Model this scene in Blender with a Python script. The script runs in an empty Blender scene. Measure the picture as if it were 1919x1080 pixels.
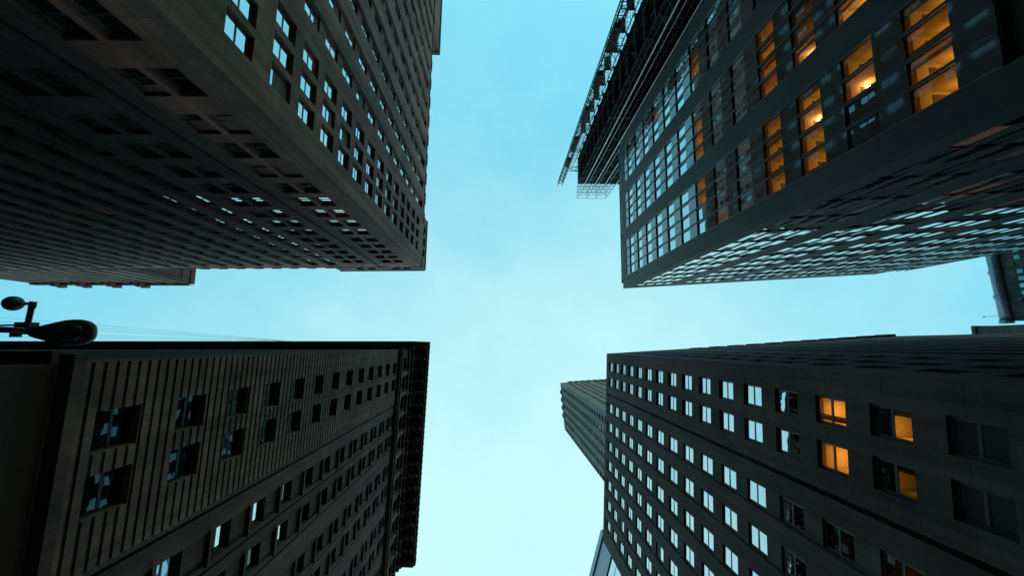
import bpy, bmesh, math, random
from mathutils import Vector, Matrix
rnd = random.Random(7)
SC = bpy.context.scene
COL = SC.collection

# ------------------------------------------------------------------ camera
F, CX, CY, RW, RH = 800.0, 959.5, 540.0, 1919, 1080
EYE = 1.6                                   # eye height over the street
up_c = Vector((940.0 - CX, CY - 648.0, -F)).normalized()        # where the zenith lies for the camera
ax = Vector((1, 0, 0)); ax = (ax - up_c * ax.dot(up_c)).normalized()
ay = up_c.cross(ax)
RM = Matrix((ax, ay, up_c))                 # camera space -> world
cam = bpy.data.cameras.new('camera'); co = bpy.data.objects.new('camera', cam); COL.objects.link(co)
cam.sensor_width = 36.0; cam.lens = 36.0 * F / RW; cam.clip_start = 0.05; cam.clip_end = 3000
co.matrix_world = Matrix.Translation((0, 0, EYE)) @ RM.to_4x4()
SC.camera = co

# ------------------------------------------------------------------ world, sun, exposure
SUN_EL, SUN_AZ = math.radians(7), math.radians(20)     # low sun behind the buildings at the foot of the picture
w = bpy.data.worlds.new('World'); SC.world = w; w.use_nodes = True
nt = w.node_tree; nt.nodes.clear()
N = lambda t: nt.nodes.new(t)
L = lambda a, b: nt.links.new(a, b)
out = N('ShaderNodeOutputWorld'); bg = N('ShaderNodeBackground'); bg.inputs[1].default_value = 0.10
sky = N('ShaderNodeTexSky'); sky.sky_type = 'NISHITA'; sky.sun_disc = False
sky.sun_elevation = SUN_EL; sky.sun_rotation = math.radians(180) - SUN_AZ; sky.air_density = 1.0; sky.dust_density = 1.0; sky.ozone_density = 2.0
tc = N('ShaderNodeTexCoord')
# thin bright cloud deck mixed over the blue, by direction in the sky
nz = N('ShaderNodeTexNoise'); nz.inputs['Scale'].default_value = 2.6; nz.inputs['Detail'].default_value = 5; nz.inputs['Roughness'].default_value = 0.6
L(tc.outputs['Generated'], nz.inputs['Vector'])
dotp = N('ShaderNodeVectorMath'); dotp.operation = 'DOT_PRODUCT'; dotp.inputs[1].default_value = Vector((0.06, 0.50, 0.86)).normalized()
L(tc.outputs['Generated'], dotp.inputs[0])
mr = N('ShaderNodeMapRange'); mr.inputs[1].default_value = 0.50; mr.inputs[2].default_value = 1.0; mr.inputs[3].default_value = 0.0; mr.inputs[4].default_value = 1.02
L(dotp.outputs['Value'], mr.inputs[0])
ad = N('ShaderNodeMath'); ad.operation = 'MULTIPLY_ADD'; ad.inputs[1].default_value = 0.9; L(nz.outputs['Fac'], ad.inputs[0]); 
sb = N('ShaderNodeMath'); sb.operation = 'SUBTRACT'; sb.inputs[1].default_value = 0.44; L(mr.outputs[0], sb.inputs[0]); L(sb.outputs[0], ad.inputs[2])
ad.use_clamp = True
tint = N('ShaderNodeMix'); tint.data_type = 'RGBA'; tint.blend_type = 'MULTIPLY'; tint.inputs[0].default_value = 1.0
L(sky.outputs[0], tint.inputs[6]); tint.inputs[7].default_value = (0.9, 1.6, 1.25, 1)
air = N('ShaderNodeMix'); air.data_type = 'RGBA'; air.blend_type = 'ADD'; air.inputs[0].default_value = 1.0
L(tint.outputs[2], air.inputs[6]); air.inputs[7].default_value = (1.75, 5.7, 7.3, 1)
cl = N('ShaderNodeMix'); cl.data_type = 'RGBA'; L(ad.outputs[0], cl.inputs[0]); L(air.outputs[2], cl.inputs[6]); cl.inputs[7].default_value = (6.1, 9.9, 10.1, 1)
L(cl.outputs[2], bg.inputs[0]); L(bg.outputs[0], out.inputs[0])
sun = bpy.data.lights.new('sun', 'SUN'); sun.energy = 0.5; sun.angle = math.radians(12); sun.color = (1.0, 0.93, 0.85)
so = bpy.data.objects.new('sun', sun); COL.objects.link(so)
sdir = Vector((math.sin(SUN_AZ) * math.cos(SUN_EL), math.cos(SUN_AZ) * math.cos(SUN_EL), math.sin(SUN_EL)))
so.rotation_euler = sdir.to_track_quat('Z', 'Y').to_euler(); so.location = (0, 0, 150)
SC.view_settings.view_transform = 'Standard'; SC.view_settings.look = 'None'; SC.view_settings.exposure = 0; SC.view_settings.gamma = 1
SC.render.engine = 'CYCLES'
SC.cycles.use_denoising = True
SC.cycles.max_bounces = 7; SC.cycles.diffuse_bounces = 4; SC.cycles.glossy_bounces = 4; SC.cycles.transparent_max_bounces = 6
SC.cycles.sample_clamp_indirect = 3.0

# ------------------------------------------------------------------ materials
def mat(name):
    m = bpy.data.materials.new(name); m.use_nodes = True
    n = m.node_tree; b = n.nodes['Principled BSDF']
    return m, n, b
def stone(name, col, var=0.25, rough=0.85, grain=6.0, streak=0.35, joint=None, block=.10, bsize=(1.9, .94)):
    m, n, b = mat(name); nn = n.nodes.new; ln = n.links.new
    tc = nn('ShaderNodeTexCoord')
    a = nn('ShaderNodeTexNoise'); a.inputs['Scale'].default_value = 0.23; a.inputs['Detail'].default_value = 6; ln(tc.outputs['Object'], a.inputs['Vector'])
    mp = nn('ShaderNodeMapping'); mp.inputs['Scale'].default_value = (1.3, 1.3, 0.05); ln(tc.outputs['Object'], mp.inputs[0])
    s = nn('ShaderNodeTexNoise'); s.inputs['Scale'].default_value = 1.0; s.inputs['Detail'].default_value = 7; s.inputs['Roughness'].default_value = 0.65; ln(mp.outputs[0], s.inputs['Vector'])
    g = nn('ShaderNodeTexNoise'); g.inputs['Scale'].default_value = grain; g.inputs['Detail'].default_value = 4; ln(tc.outputs['Object'], g.inputs['Vector'])
    def ramp(src, lo, hi):
        r = nn('ShaderNodeMapRange'); r.inputs[1].default_value = 0.3; r.inputs[2].default_value = 0.7; r.inputs[3].default_value = lo; r.inputs[4].default_value = hi
        ln(src, r.inputs[0]); return r.outputs[0]
    def mul(x, y):
        k = nn('ShaderNodeMath'); k.operation = 'MULTIPLY'; ln(x, k.inputs[0]); ln(y, k.inputs[1]); return k.outputs[0]
    f = mul(mul(ramp(a.outputs['Fac'], 1 - var, 1 + var), ramp(s.outputs['Fac'], 1 - streak, 1 + streak * .6)), ramp(g.outputs['Fac'], .88, 1.12))
    sp0 = nn('ShaderNodeSeparateXYZ'); ln(tc.outputs['Object'], sp0.inputs[0])
    sxy = nn('ShaderNodeMath'); sxy.operation = 'ADD'; ln(sp0.outputs[0], sxy.inputs[0]); ln(sp0.outputs[1], sxy.inputs[1])
    cv = nn('ShaderNodeCombineXYZ'); ln(sxy.outputs[0], cv.inputs[0]); ln(sp0.outputs[2], cv.inputs[1])
    bk = nn('ShaderNodeTexBrick'); ln(cv.outputs[0], bk.inputs['Vector']); bk.inputs['Scale'].default_value = 1.0
    bk.inputs['Color1'].default_value = (1 - block,) * 3 + (1,); bk.inputs['Color2'].default_value = (1 + block,) * 3 + (1,); bk.inputs['Mortar'].default_value = (1 - 1.6 * block,) * 3 + (1,)
    bk.inputs['Brick Width'].default_value = bsize[0]; bk.inputs['Row Height'].default_value = bsize[1]; bk.inputs['Mortar Size'].default_value = .012
    f = mul(f, bk.outputs['Color'])
    if joint:
        jw, jh = joint
        sp = nn('ShaderNodeSeparateXYZ'); ln(tc.outputs['Object'], sp.inputs[0])
        zz = nn('ShaderNodeMath'); zz.operation = 'PINGPONG'; zz.inputs[1].default_value = jh / 2; ln(sp.outputs[2], zz.inputs[0])
        st = nn('ShaderNodeMapRange'); st.inputs[1].default_value = 0.0; st.inputs[2].default_value = 0.05; st.inputs[3].default_value = 0.55; st.inputs[4].default_value = 1.0; ln(zz.outputs[0], st.inputs[0])
        f = mul(f, st.outputs[0])
    v = nn('ShaderNodeVectorMath'); v.operation = 'SCALE'; v.inputs[0].default_value = col; ln(f, v.inputs['Scale'])
    ln(v.outputs[0], b.inputs['Base Color']); b.inputs['Roughness'].default_value = rough
    b.inputs['Specular IOR Level'].default_value = 0.25
    bp = nn('ShaderNodeBump'); bp.inputs['Strength'].default_value = 0.25; bp.inputs['Distance'].default_value = 0.03
    ln(g.outputs['Fac'], bp.inputs['Height']); ln(bp.outputs[0], b.inputs['Normal'])
    return m
def metal(name, col, rough=0.45, met=0.6):
    m, n, b = mat(name)
    tc = n.nodes.new('ShaderNodeTexCoord'); g = n.nodes.new('ShaderNodeTexNoise'); g.inputs['Scale'].default_value = 5.0; n.links.new(tc.outputs['Object'], g.inputs['Vector'])
    r = n.nodes.new('ShaderNodeMapRange'); r.inputs[3].default_value = .75; r.inputs[4].default_value = 1.25; n.links.new(g.outputs['Fac'], r.inputs[0])
    v = n.nodes.new('ShaderNodeVectorMath'); v.operation = 'SCALE'; v.inputs[0].default_value = col; n.links.new(r.outputs[0], v.inputs['Scale'])
    n.links.new(v.outputs[0], b.inputs['Base Color']); b.inputs['Roughness'].default_value = rough; b.inputs['Metallic'].default_value = met
    return m
def glass(name, col, wave=0.010, rough=0.02, emit=None, met=1.0, ior=1.5):
    """coated reflective glazing, slightly wavy"""
    m, n, b = mat(name); nn = n.nodes.new
    b.inputs['Base Color'].default_value = (*col, 1); b.inputs['Metallic'].default_value = met; b.inputs['Roughness'].default_value = rough; b.inputs['IOR'].default_value = ior
    tc = nn('ShaderNodeTexCoord'); g = nn('ShaderNodeTexNoise'); g.inputs['Scale'].default_value = 0.9; g.inputs['Detail'].default_value = 1.5
    n.links.new(tc.outputs['Object'], g.inputs['Vector'])
    bp = nn('ShaderNodeBump'); bp.inputs['Strength'].default_value = 1.0; bp.inputs['Distance'].default_value = wave
    n.links.new(g.outputs['Fac'], bp.inputs['Height']); n.links.new(bp.outputs[0], b.inputs['Normal'])
    if emit: b.inputs['Emission Color'].default_value = (*emit[:3], 1); b.inputs['Emission Strength'].default_value = emit[3]
    return m
def clear_glass(name):
    m = bpy.data.materials.new(name); m.use_nodes = True; n = m.node_tree; n.nodes.clear()
    o = n.nodes.new('ShaderNodeOutputMaterial'); t = n.nodes.new('ShaderNodeBsdfTransparent'); t.inputs[0].default_value = (.85, .83, .8, 1)
    g = n.nodes.new('ShaderNodeBsdfGlossy'); g.inputs['Roughness'].default_value = 0.02; g.inputs[0].default_value = (.8, .85, .9, 1)
    fr = n.nodes.new('ShaderNodeFresnel'); fr.inputs[0].default_value = 1.5
    mx = n.nodes.new('ShaderNodeMixShader'); n.links.new(fr.outputs[0], mx.inputs[0]); n.links.new(t.outputs[0], mx.inputs[1]); n.links.new(g.outputs[0], mx.inputs[2]); n.links.new(mx.outputs[0], o.inputs[0])
    return m
def emis(name, col, s):
    m, n, b = mat(name); b.inputs['Base Color'].default_value = (0, 0, 0, 1); b.inputs['Emission Color'].default_value = (*col, 1); b.inputs['Emission Strength'].default_value = s
    return m
M = dict(
    grey_stone=stone('grey_stone', (.158, .098, .083), var=.32, streak=.55, joint=(1, 3.75)),
    brown_stone=stone('brown_stone', (.080, .047, .040), var=.32, streak=.55, joint=(1, 3.7)),
    old_stone=stone('old_stone', (.070, .046, .039), var=.38, streak=.65),
    rust_stone=stone('rust_stone', (.132, .088, .072), var=.35, streak=.5, block=.2, bsize=(1.3, .52)),
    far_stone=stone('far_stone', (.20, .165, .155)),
    tan_stone=stone('tan_stone', (.14, .10, .085), streak=.5),
    dark_panel=stone('dark_panel', (.041, .034, .032), var=.2, streak=.12, rough=.5, grain=2),
    slab=stone('slab', (.10, .095, .09), var=.3),
    dark_frame=metal('dark_frame', (.03, .03, .032), .5, .2),
    fin=metal('fin', (.10, .095, .095), .4, .5),
    steel=metal('steel', (.75, .75, .75), .5, .3),
    mast=metal('mast', (.035, .035, .035), .6, .2),
    pipe=metal('pipe', (.17, .20, .27), .35, .7),
    lamp_body=metal('lamp_body', (.03, .03, .03), .5, .3),
    pale_metal=metal('pale_metal', (.45, .45, .45), .4, .6),
    netting=stone('netting', (.045, .042, .042), var=.5, streak=.6, grain=2),
    roofing=stone('roofing', (.06, .06, .06)),
    wood=stone('wood', (.12, .10, .08), var=.4),
    asphalt=stone('asphalt', (.05, .05, .05), streak=.05, block=0),
    concrete=stone('concrete', (.06, .053, .05), streak=.05),
    paint=stone('paint', (.6, .6, .58), streak=.1),
    pane=glass('pane', (.66, .71, .74)),
    pane_b=glass('pane_b', (.62, .70, .74), wave=.016),
    pane_warm=glass('pane_warm', (.70, .66, .66), emit=(1, .45, .25, .02)),  # faint emission stands in for warm room light behind the pane
    pane_dull=glass('pane_dull', (.30, .34, .36), wave=.02),
    glass_win=glass('glass_win', (.66, .72, .75), wave=.003),
    glass_pink=glass('glass_pink', (.58, .54, .55), wave=.003, emit=(1, .5, .35, .04)),  # slight pink glow put in for warm light from inside
    glass_low=glass('glass_low', (.16, .19, .20), wave=.003),  # darker copy of glass_win, weaker reflection put into the colour
    spandrel_low=glass('spandrel_low', (.05, .05, .052), wave=.004, rough=.05, met=0.0, ior=1.6),  # duller copy of spandrel, dim low-floor reflection set in the material
    spandrel_side=glass('spandrel_side', (.62, .68, .71), wave=.004),  # brighter copy of spandrel, stronger sky reflection built in for the side face
    spandrel=glass('spandrel', (.06, .062, .066), wave=.004, rough=.03, met=0.0, ior=2.3),
    clear=clear_glass('clear'),
    blind=stone('blind', (.13, .11, .09), block=.03),
    ceil=stone('ceil', (.75, .60, .38), var=.06, streak=.05, rough=.9, block=.03), roomwall=stone('roomwall', (.55, .42, .26), var=.1, streak=.1, block=.03),
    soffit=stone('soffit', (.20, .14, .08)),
    bulb=emis('bulb', (1, .62, .28), 30.0),
    spark=emis('spark', (1, .95, .8), 4.0),
    pane_dim=glass('pane_dim', (.06, .078, .085), wave=.006),  # pane colour darkened to dim the reflection of the bright windows opposite
    pane_dark=glass('pane_dark', (.03, .022, .02), met=0.0, rough=.6, ior=1.2),
    granite=stone('granite', (.028, .021, .017), streak=.2),
    teal=glass('teal', (.10, .24, .24)),
    lens=glass('lens', (.04, .04, .04), met=.2, rough=.25),
)

# ------------------------------------------------------------------ object helpers
def link(name, me, parent=None):
    o = bpy.data.objects.new(name, me); COL.objects.link(o)
    if parent is not None:
        o.parent = parent
        if parent.type == 'EMPTY': o.matrix_parent_inverse = Matrix.Translation(-parent.location)
    return o
def obj(name, bm, mats, parent=None, smooth=False):
    me = bpy.data.meshes.new(name); bm.to_mesh(me); bm.free()
    for m in (mats if isinstance(mats, (list, tuple)) else [mats]): me.materials.append(m)
    if smooth:
        for p in me.polygons: p.use_smooth = True
    return link(name, me, parent)
def thing(name, label, cat, loc=(0, 0, 0), group=None):
    o = bpy.data.objects.new(name, None); COL.objects.link(o); o.location = loc; o.empty_display_size = 0.5
    o['label'] = label; o['category'] = cat
    if group: o['group'] = group
    return o
def W(x, y, h): return Vector((x, y, h + EYE))
def project(p):
    c = RM.transposed() @ (Vector(p) - Vector((0, 0, EYE)))
    if c.z > -0.01: return None
    return (CX + F * c.x / -c.z, CY - F * c.y / -c.z)
def in_view(p, m=30):
    q = project(p)
    return q is not None and -m < q[0] < RW + m and -m < q[1] < RH + m
class Frame:
    """a facade: base point P (x,y), direction t along it, outward normal n (towards the street); u along, d inward, h over eye height"""
    def __init__(s, P, t, toward=(0, 0)):
        s.P = Vector((P[0], P[1])); s.t = Vector(t[:2]).normalized()
        n = Vector((-s.t.y, s.t.x)); s.n = n if n.dot(Vector(toward) - s.P) > 0 else -n
    def p(s, u, d, h):
        q = s.P + s.t * u - s.n * d
        return Vector((q.x, q.y, h + EYE))
    def mx(s, u, d, h):
        m = Matrix.Identity(4); q = s.p(u, d, h)
        for i, a in enumerate((s.t, -s.n)): m[0][i] = a.x; m[1][i] = a.y; m[2][i] = 0
        m[0][3], m[1][3], m[2][3] = q
        return m
def quad(bm, a, b, c, d, mi=0):
    f = bm.faces.new([bm.verts.new(v) for v in (a, b, c, d)]); f.material_index = mi; return f
def fbox(bm, fr, u0, u1, d0, d1, h0, h1, mi=0):
    v = [bm.verts.new(fr.p(u, d, h)) for h in (h0, h1) for d in (d0, d1) for u in (u0, u1)]
    for i in ((0, 1, 3, 2), (4, 6, 7, 5), (0, 4, 5, 1), (2, 3, 7, 6), (0, 2, 6, 4), (1, 5, 7, 3)):
        f = bm.faces.new([v[k] for k in i]); f.material_index = mi
def lbox(bm, x0, x1, y0, y1, z0, z1, mi=0):
    v = [bm.verts.new((x, y, z)) for z in (z0, z1) for y in (y0, y1) for x in (x0, x1)]
    for i in ((0, 1, 3, 2), (4, 6, 7, 5), (0, 4, 5, 1), (2, 3, 7, 6), (0, 2, 6, 4), (1, 5, 7, 3)):
        f = bm.faces.new([v[k] for k in i]); f.material_index = mi
def tube(bm, pts, r, n=8, cap=True, mi=0):
    rings = []; pts = [Vector(p) for p in pts]; rr = r if isinstance(r, (list, tuple)) else [r] * len(pts)
    for i, p in enumerate(pts):
        d = (pts[min(i + 1, len(pts) - 1)] - pts[max(i - 1, 0)]).normalized()
        a = d.orthogonal().normalized() if i == 0 else (a - d * a.dot(d)).normalized()
        b = d.cross(a)
        rings.append([bm.verts.new(p + (a * math.cos(k * 2 * math.pi / n) + b * math.sin(k * 2 * math.pi / n)) * rr[i]) for k in range(n)])
    for q, s in zip(rings, rings[1:]):
        for k in range(n): bm.faces.new((q[k], q[(k + 1) % n], s[(k + 1) % n], s[k])).material_index = mi
    if cap: bm.faces.new(rings[0][::-1]).material_index = mi; bm.faces.new(rings[-1]).material_index = mi
def breaks(lo, hi, ivs):
    s = {round(lo, 4), round(hi, 4)}
    for a, b in ivs:
        for x in (a, b):
            if lo < x < hi: s.add(round(x, 4))
    return sorted(s)
def relief(bm, fr, us, hs, depth, mi=None):
    """one continuous wall skin: each cell of the grid lies at its own depth, with reveals between"""
    nu, nh = len(us) - 1, len(hs) - 1
    D = [[depth((us[i] + us[i + 1]) / 2, (hs[j] + hs[j + 1]) / 2) for j in range(nh)] for i in range(nu)]
    K = (lambda u, h: 0) if mi is None else mi
    for i in range(nu):
        j = 0
        while j < nh:
            k = K((us[i] + us[i + 1]) / 2, (hs[j] + hs[j + 1]) / 2); e = j
            while e + 1 < nh and D[i][e + 1] == D[i][j] and K((us[i] + us[i + 1]) / 2, (hs[e + 1] + hs[e + 2]) / 2) == k: e += 1
            d = D[i][j]
            quad(bm, fr.p(us[i], d, hs[j]), fr.p(us[i + 1], d, hs[j]), fr.p(us[i + 1], d, hs[e + 1]), fr.p(us[i], d, hs[e + 1]), k)
            j = e + 1
        for j in range(nh):
            um, hm = (us[i] + us[i + 1]) / 2, (hs[j] + hs[j + 1]) / 2
            if i + 1 < nu and D[i + 1][j] != D[i][j]:
                a, b = D[i][j], D[i + 1][j]; u = us[i + 1]
                quad(bm, fr.p(u, a, hs[j]), fr.p(u, b, hs[j]), fr.p(u, b, hs[j + 1]), fr.p(u, a, hs[j + 1]), K(um, hm))
            if j + 1 < nh and D[i][j + 1] != D[i][j]:
                a, b = D[i][j], D[i][j + 1]; h = hs[j + 1]
                quad(bm, fr.p(us[i], a, h), fr.p(us[i + 1], a, h), fr.p(us[i + 1], b, h), fr.p(us[i], b, h), K(um, hm))
def shell(bm, fA, lA, fB, lB, H, h0=-EYE, skip=()):
    """the two far walls of a building whose fronts fA and fB meet in one corner"""
    a = fA.p(lA, 0, 0); b = fB.p(lB, 0, 0); c = a + b - fA.p(0, 0, 0)
    for p, q in ((a, c), (c, b)):
        quad(bm, Vector((p.x, p.y, h0 + EYE)), Vector((q.x, q.y, h0 + EYE)), Vector((q.x, q.y, H + EYE)), Vector((p.x, p.y, H + EYE)))
def roof(parent, fA, lA, fB, lB, H, m):
    bm = bmesh.new(); g = .02
    a = fA.p(lA, g, H); b = fB.p(lB, g, H); o = fA.p(0, 0, H); c = a + b - o
    quad(bm, o, a, c, b); obj('roof', bm, m, parent)
def at(o, p): o.matrix_world = p

# a double hung window: frame with two sashes, pane (both lights) as its own mesh
_protos = {}
def window_meshes(wd, ht, transom=0.5, side=.07):
    k = (wd, ht, transom, side)
    if k in _protos: return _protos[k]
    bm = bmesh.new(); s = side; tz = ht * transom
    lbox(bm, 0, s, 0, .05, 0, ht); lbox(bm, wd - s, wd, 0, .05, 0, ht)
    lbox(bm, s, wd - s, 0.002, .048, 0, s); lbox(bm, s, wd - s, 0.002, .048, ht - s, ht)
    if transom: lbox(bm, s, wd - s, -.005, .046, tz - .07, tz + .07)
    fm = bpy.data.meshes.new('window'); bm.to_mesh(fm); bm.free(); fm.materials.append(M['dark_frame'])
    bm = bmesh.new(); e = .006
    if transom:
        quad(bm, (s, .012, s), (wd - s, .012 + e, s), (wd - s, .012 + e, tz - .07), (s, .012, tz - .07))
        quad(bm, (s, .022 + e, tz + .07), (wd - s, .022, tz + .07), (wd - s, .022, ht - s), (s, .022 + e, ht - s))
    else:
        quad(bm, (s, .015, s), (wd - s, .015, s), (wd - s, .015, ht - s), (s, .015, ht - s))
    pm = bpy.data.meshes.new('pane'); bm.to_mesh(pm); bm.free()
    _protos[k] = (fm, pm); return _protos[k]
_pv = {}
def pane_variant(pm, m):
    k = (pm.name, m.name)
    if k not in _pv:
        c = pm.copy(); c.materials.clear(); c.materials.append(m); _pv[k] = c
    return _pv[k]
def append_mesh(bm, me, mx, mi):
    n = len(bm.verts); vs = [bm.verts.new(mx @ v.co) for v in me.vertices]
    for p in me.polygons: bm.faces.new([vs[i] for i in p.vertices]).material_index = mi
def area(fr, u0, u1, d, h0, h1):
    q = [project(fr.p(u, d, h)) for u, h in ((u0, h0), (u1, h0), (u1, h1), (u0, h1))]
    if any(x is None for x in q): return 0
    cxp = sum(x[0] for x in q) / 4; cyp = sum(x[1] for x in q) / 4
    if not (-20 < cxp < RW + 20 and -20 < cyp < RH + 20): return 0
    return abs(sum(q[i][0] * q[(i + 1) % 4][1] - q[(i + 1) % 4][0] * q[i][1] for i in range(4))) / 2
def set_windows(parent, items, limit=100):
    """items: dict(fr,u,d,h,w,ht,mat,transom,lit); the 100 that show largest become parts, the rest one part"""
    for it in items:
        it['a'] = area(it['fr'], it['u'], it['u'] + it['w'], it['d'], it['h'], it['h'] + it['ht']) + (1e6 if it.get('lit') else 0)
    items.sort(key=lambda i: -i['a'])
    rest = items[limit:]
    made = []
    for it in items[:limit]:
        fm, pm = window_meshes(it['w'], it['ht'], it.get('transom', .5), it.get('side', .07))
        o = link('window', fm, parent); o.matrix_basis = it['fr'].mx(it['u'], it['d'], it['h'])
        if it.get('lit'): lit_window(o, pm, it)
        else:
            p = link('pane', pane_variant(pm, it['mat']), o); a = .005
            p.rotation_euler = (rnd.uniform(-a, a), 0, rnd.uniform(-a, a))
            if rnd.random() < it.get('pb', 0):
                bm = bmesh.new(); k = rnd.choice((.28, .5, .5, .72)); lbox(bm, .08, it['w'] - .08, .002, .008, it['ht'] * k, it['ht'] - .06)
                obj('blind', bm, M['blind'], o)
        made.append(o)
    if rest:
        bm = bmesh.new(); ms = [M['dark_frame']]
        for it in rest:
            fm, pm = window_meshes(it['w'], it['ht'], it.get('transom', .5), it.get('side', .07)); mx = it['fr'].mx(it['u'], it['d'], it['h'])
            if it['mat'] not in ms: ms.append(it['mat'])
            append_mesh(bm, fm, mx, 0); a = .004
            append_mesh(bm, pm, mx @ Matrix.Rotation(rnd.uniform(-a, a), 4, 'Z') @ Matrix.Rotation(rnd.uniform(-a, a), 4, 'X'), ms.index(it['mat']))
        o = obj('window', bm, ms, parent); o['kind'] = 'stuff'
    return made
ROOM = 2.7
def lit_window(o, pm, it):
    """a lit room behind clear glass: ceiling, walls and a hanging bulb"""
    p = link('pane', pane_variant(pm, M['clear']), o)
    wd, ht = it['w'], it['ht']; power, bx, by = it['lit'][:3]
    bm = bmesh.new(); y0, y1, z0, z1 = .06, ROOM, 0.01, ht - .01; g = .015
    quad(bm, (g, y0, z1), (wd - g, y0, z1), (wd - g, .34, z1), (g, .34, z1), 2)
    quad(bm, (g, .34, z1), (wd - g, .34, z1), (wd - g, y1, z1), (g, y1, z1), 0)
    quad(bm, (g, y1, z0), (wd - g, y1, z0), (wd - g, y1, z1), (g, y1, z1), 1)
    quad(bm, (g, y0, z0), (g, y1, z0), (g, y1, z1), (g, y0, z1), 1)
    quad(bm, (wd - g, y0, z0), (wd - g, y1, z0), (wd - g, y1, z1), (wd - g, y0, z1), 1)
    quad(bm, (g, y0, z0), (wd - g, y0, z0), (wd - g, y1, z0), (g, y1, z0), 1)
    lbox(bm, wd * .2, wd * .23, .45, y1 - .02, z1 - .05, z1 - .008, 1)
    if rnd.random() < .55:
        x0 = wd * rnd.choice((.04, .66)); cw = wd * rnd.uniform(.18, .3)
        for k in range(9): quad(bm, (x0 + cw * k / 9, .11 + .03 * (k % 2), .03), (x0 + cw * (k + 1) / 9, .11 + .03 * ((k + 1) % 2), .03), (x0 + cw * (k + 1) / 9, .11 + .03 * ((k + 1) % 2), z1 - .03), (x0 + cw * k / 9, .11 + .03 * (k % 2), z1 - .03), 1)
    if it.get('transom', .5) == 0:
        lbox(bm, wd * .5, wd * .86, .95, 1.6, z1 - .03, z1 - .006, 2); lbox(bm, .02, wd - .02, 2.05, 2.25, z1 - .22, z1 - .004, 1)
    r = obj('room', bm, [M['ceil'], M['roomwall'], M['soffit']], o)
    if it.get('blind'):
        bm = bmesh.new(); lbox(bm, .08, wd - .08, .062, .07, ht * it['blind'], ht - .08); obj('blind', bm, M['blind'], o)
    if len(it['lit']) > 3:
        bm = bmesh.new(); bmesh.ops.create_uvsphere(bm, u_segments=10, v_segments=8, radius=.10, matrix=Matrix.Translation((bx, by, ht - .16)))
        obj('bulb', bm, M['bulb'], o, True)
    ld = bpy.data.lights.new('bulb_light', 'POINT'); ld.energy = power; ld.color = (1, rnd.uniform(.42, .55), rnd.uniform(.04, .10)); ld.shadow_soft_size = .08
    lo = bpy.data.objects.new('bulb_light', ld); COL.objects.link(lo); lo.parent = o; lo.location = (bx, by, ht - (.3 if len(it['lit']) > 3 else .75)); ld.energy *= .72 * rnd.uniform(.75, 1.25)

# ------------------------------------------------------------------ ground
bm = bmesh.new(); s = 1500
quad(bm, (-s, -s, -.16), (s, -s, -.16), (s, s, -.16), (-s, s, -.16))
g = obj('ground', bm, M['concrete']); g['kind'] = 'structure'
bm = bmesh.new()
quad(bm, (-9.5, -600, -.15), (13.0, -600, -.15), (13.0, 600, -.15), (-9.5, 600, -.15))
quad(bm, (-600, -12.0, -.148), (-9.5, -12.0, -.148), (-9.5, -2.0, -.148), (-600, -2.0, -.148))
quad(bm, (13.0, -7.0, -.148), (600, -7.0, -.148), (600, -.8, -.148), (13.0, -.8, -.148))
r = obj('road', bm, M['asphalt']); r['kind'] = 'structure'
bm = bmesh.new()
for x0, x1, y0, y1 in ((-16, -9.7, -300, -12.2), (-16, -9.7, -1.8, 300), (13.2, 20, -300, -7.2), (13.2, 20, -.6, 300)):
    lbox(bm, x0, x1, y0, y1, -.158, -.002)
p = obj('pavement', bm, M['concrete']); p['kind'] = 'structure'
bm = bmesh.new()
for i in range(-40, 41): lbox(bm, 1.65, 1.80, i * 7 - 1.5, i * 7 + 1.5, -.1495, -.144)
p = obj('road_marking', bm, M['paint']); p['kind'] = 'structure'

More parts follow.
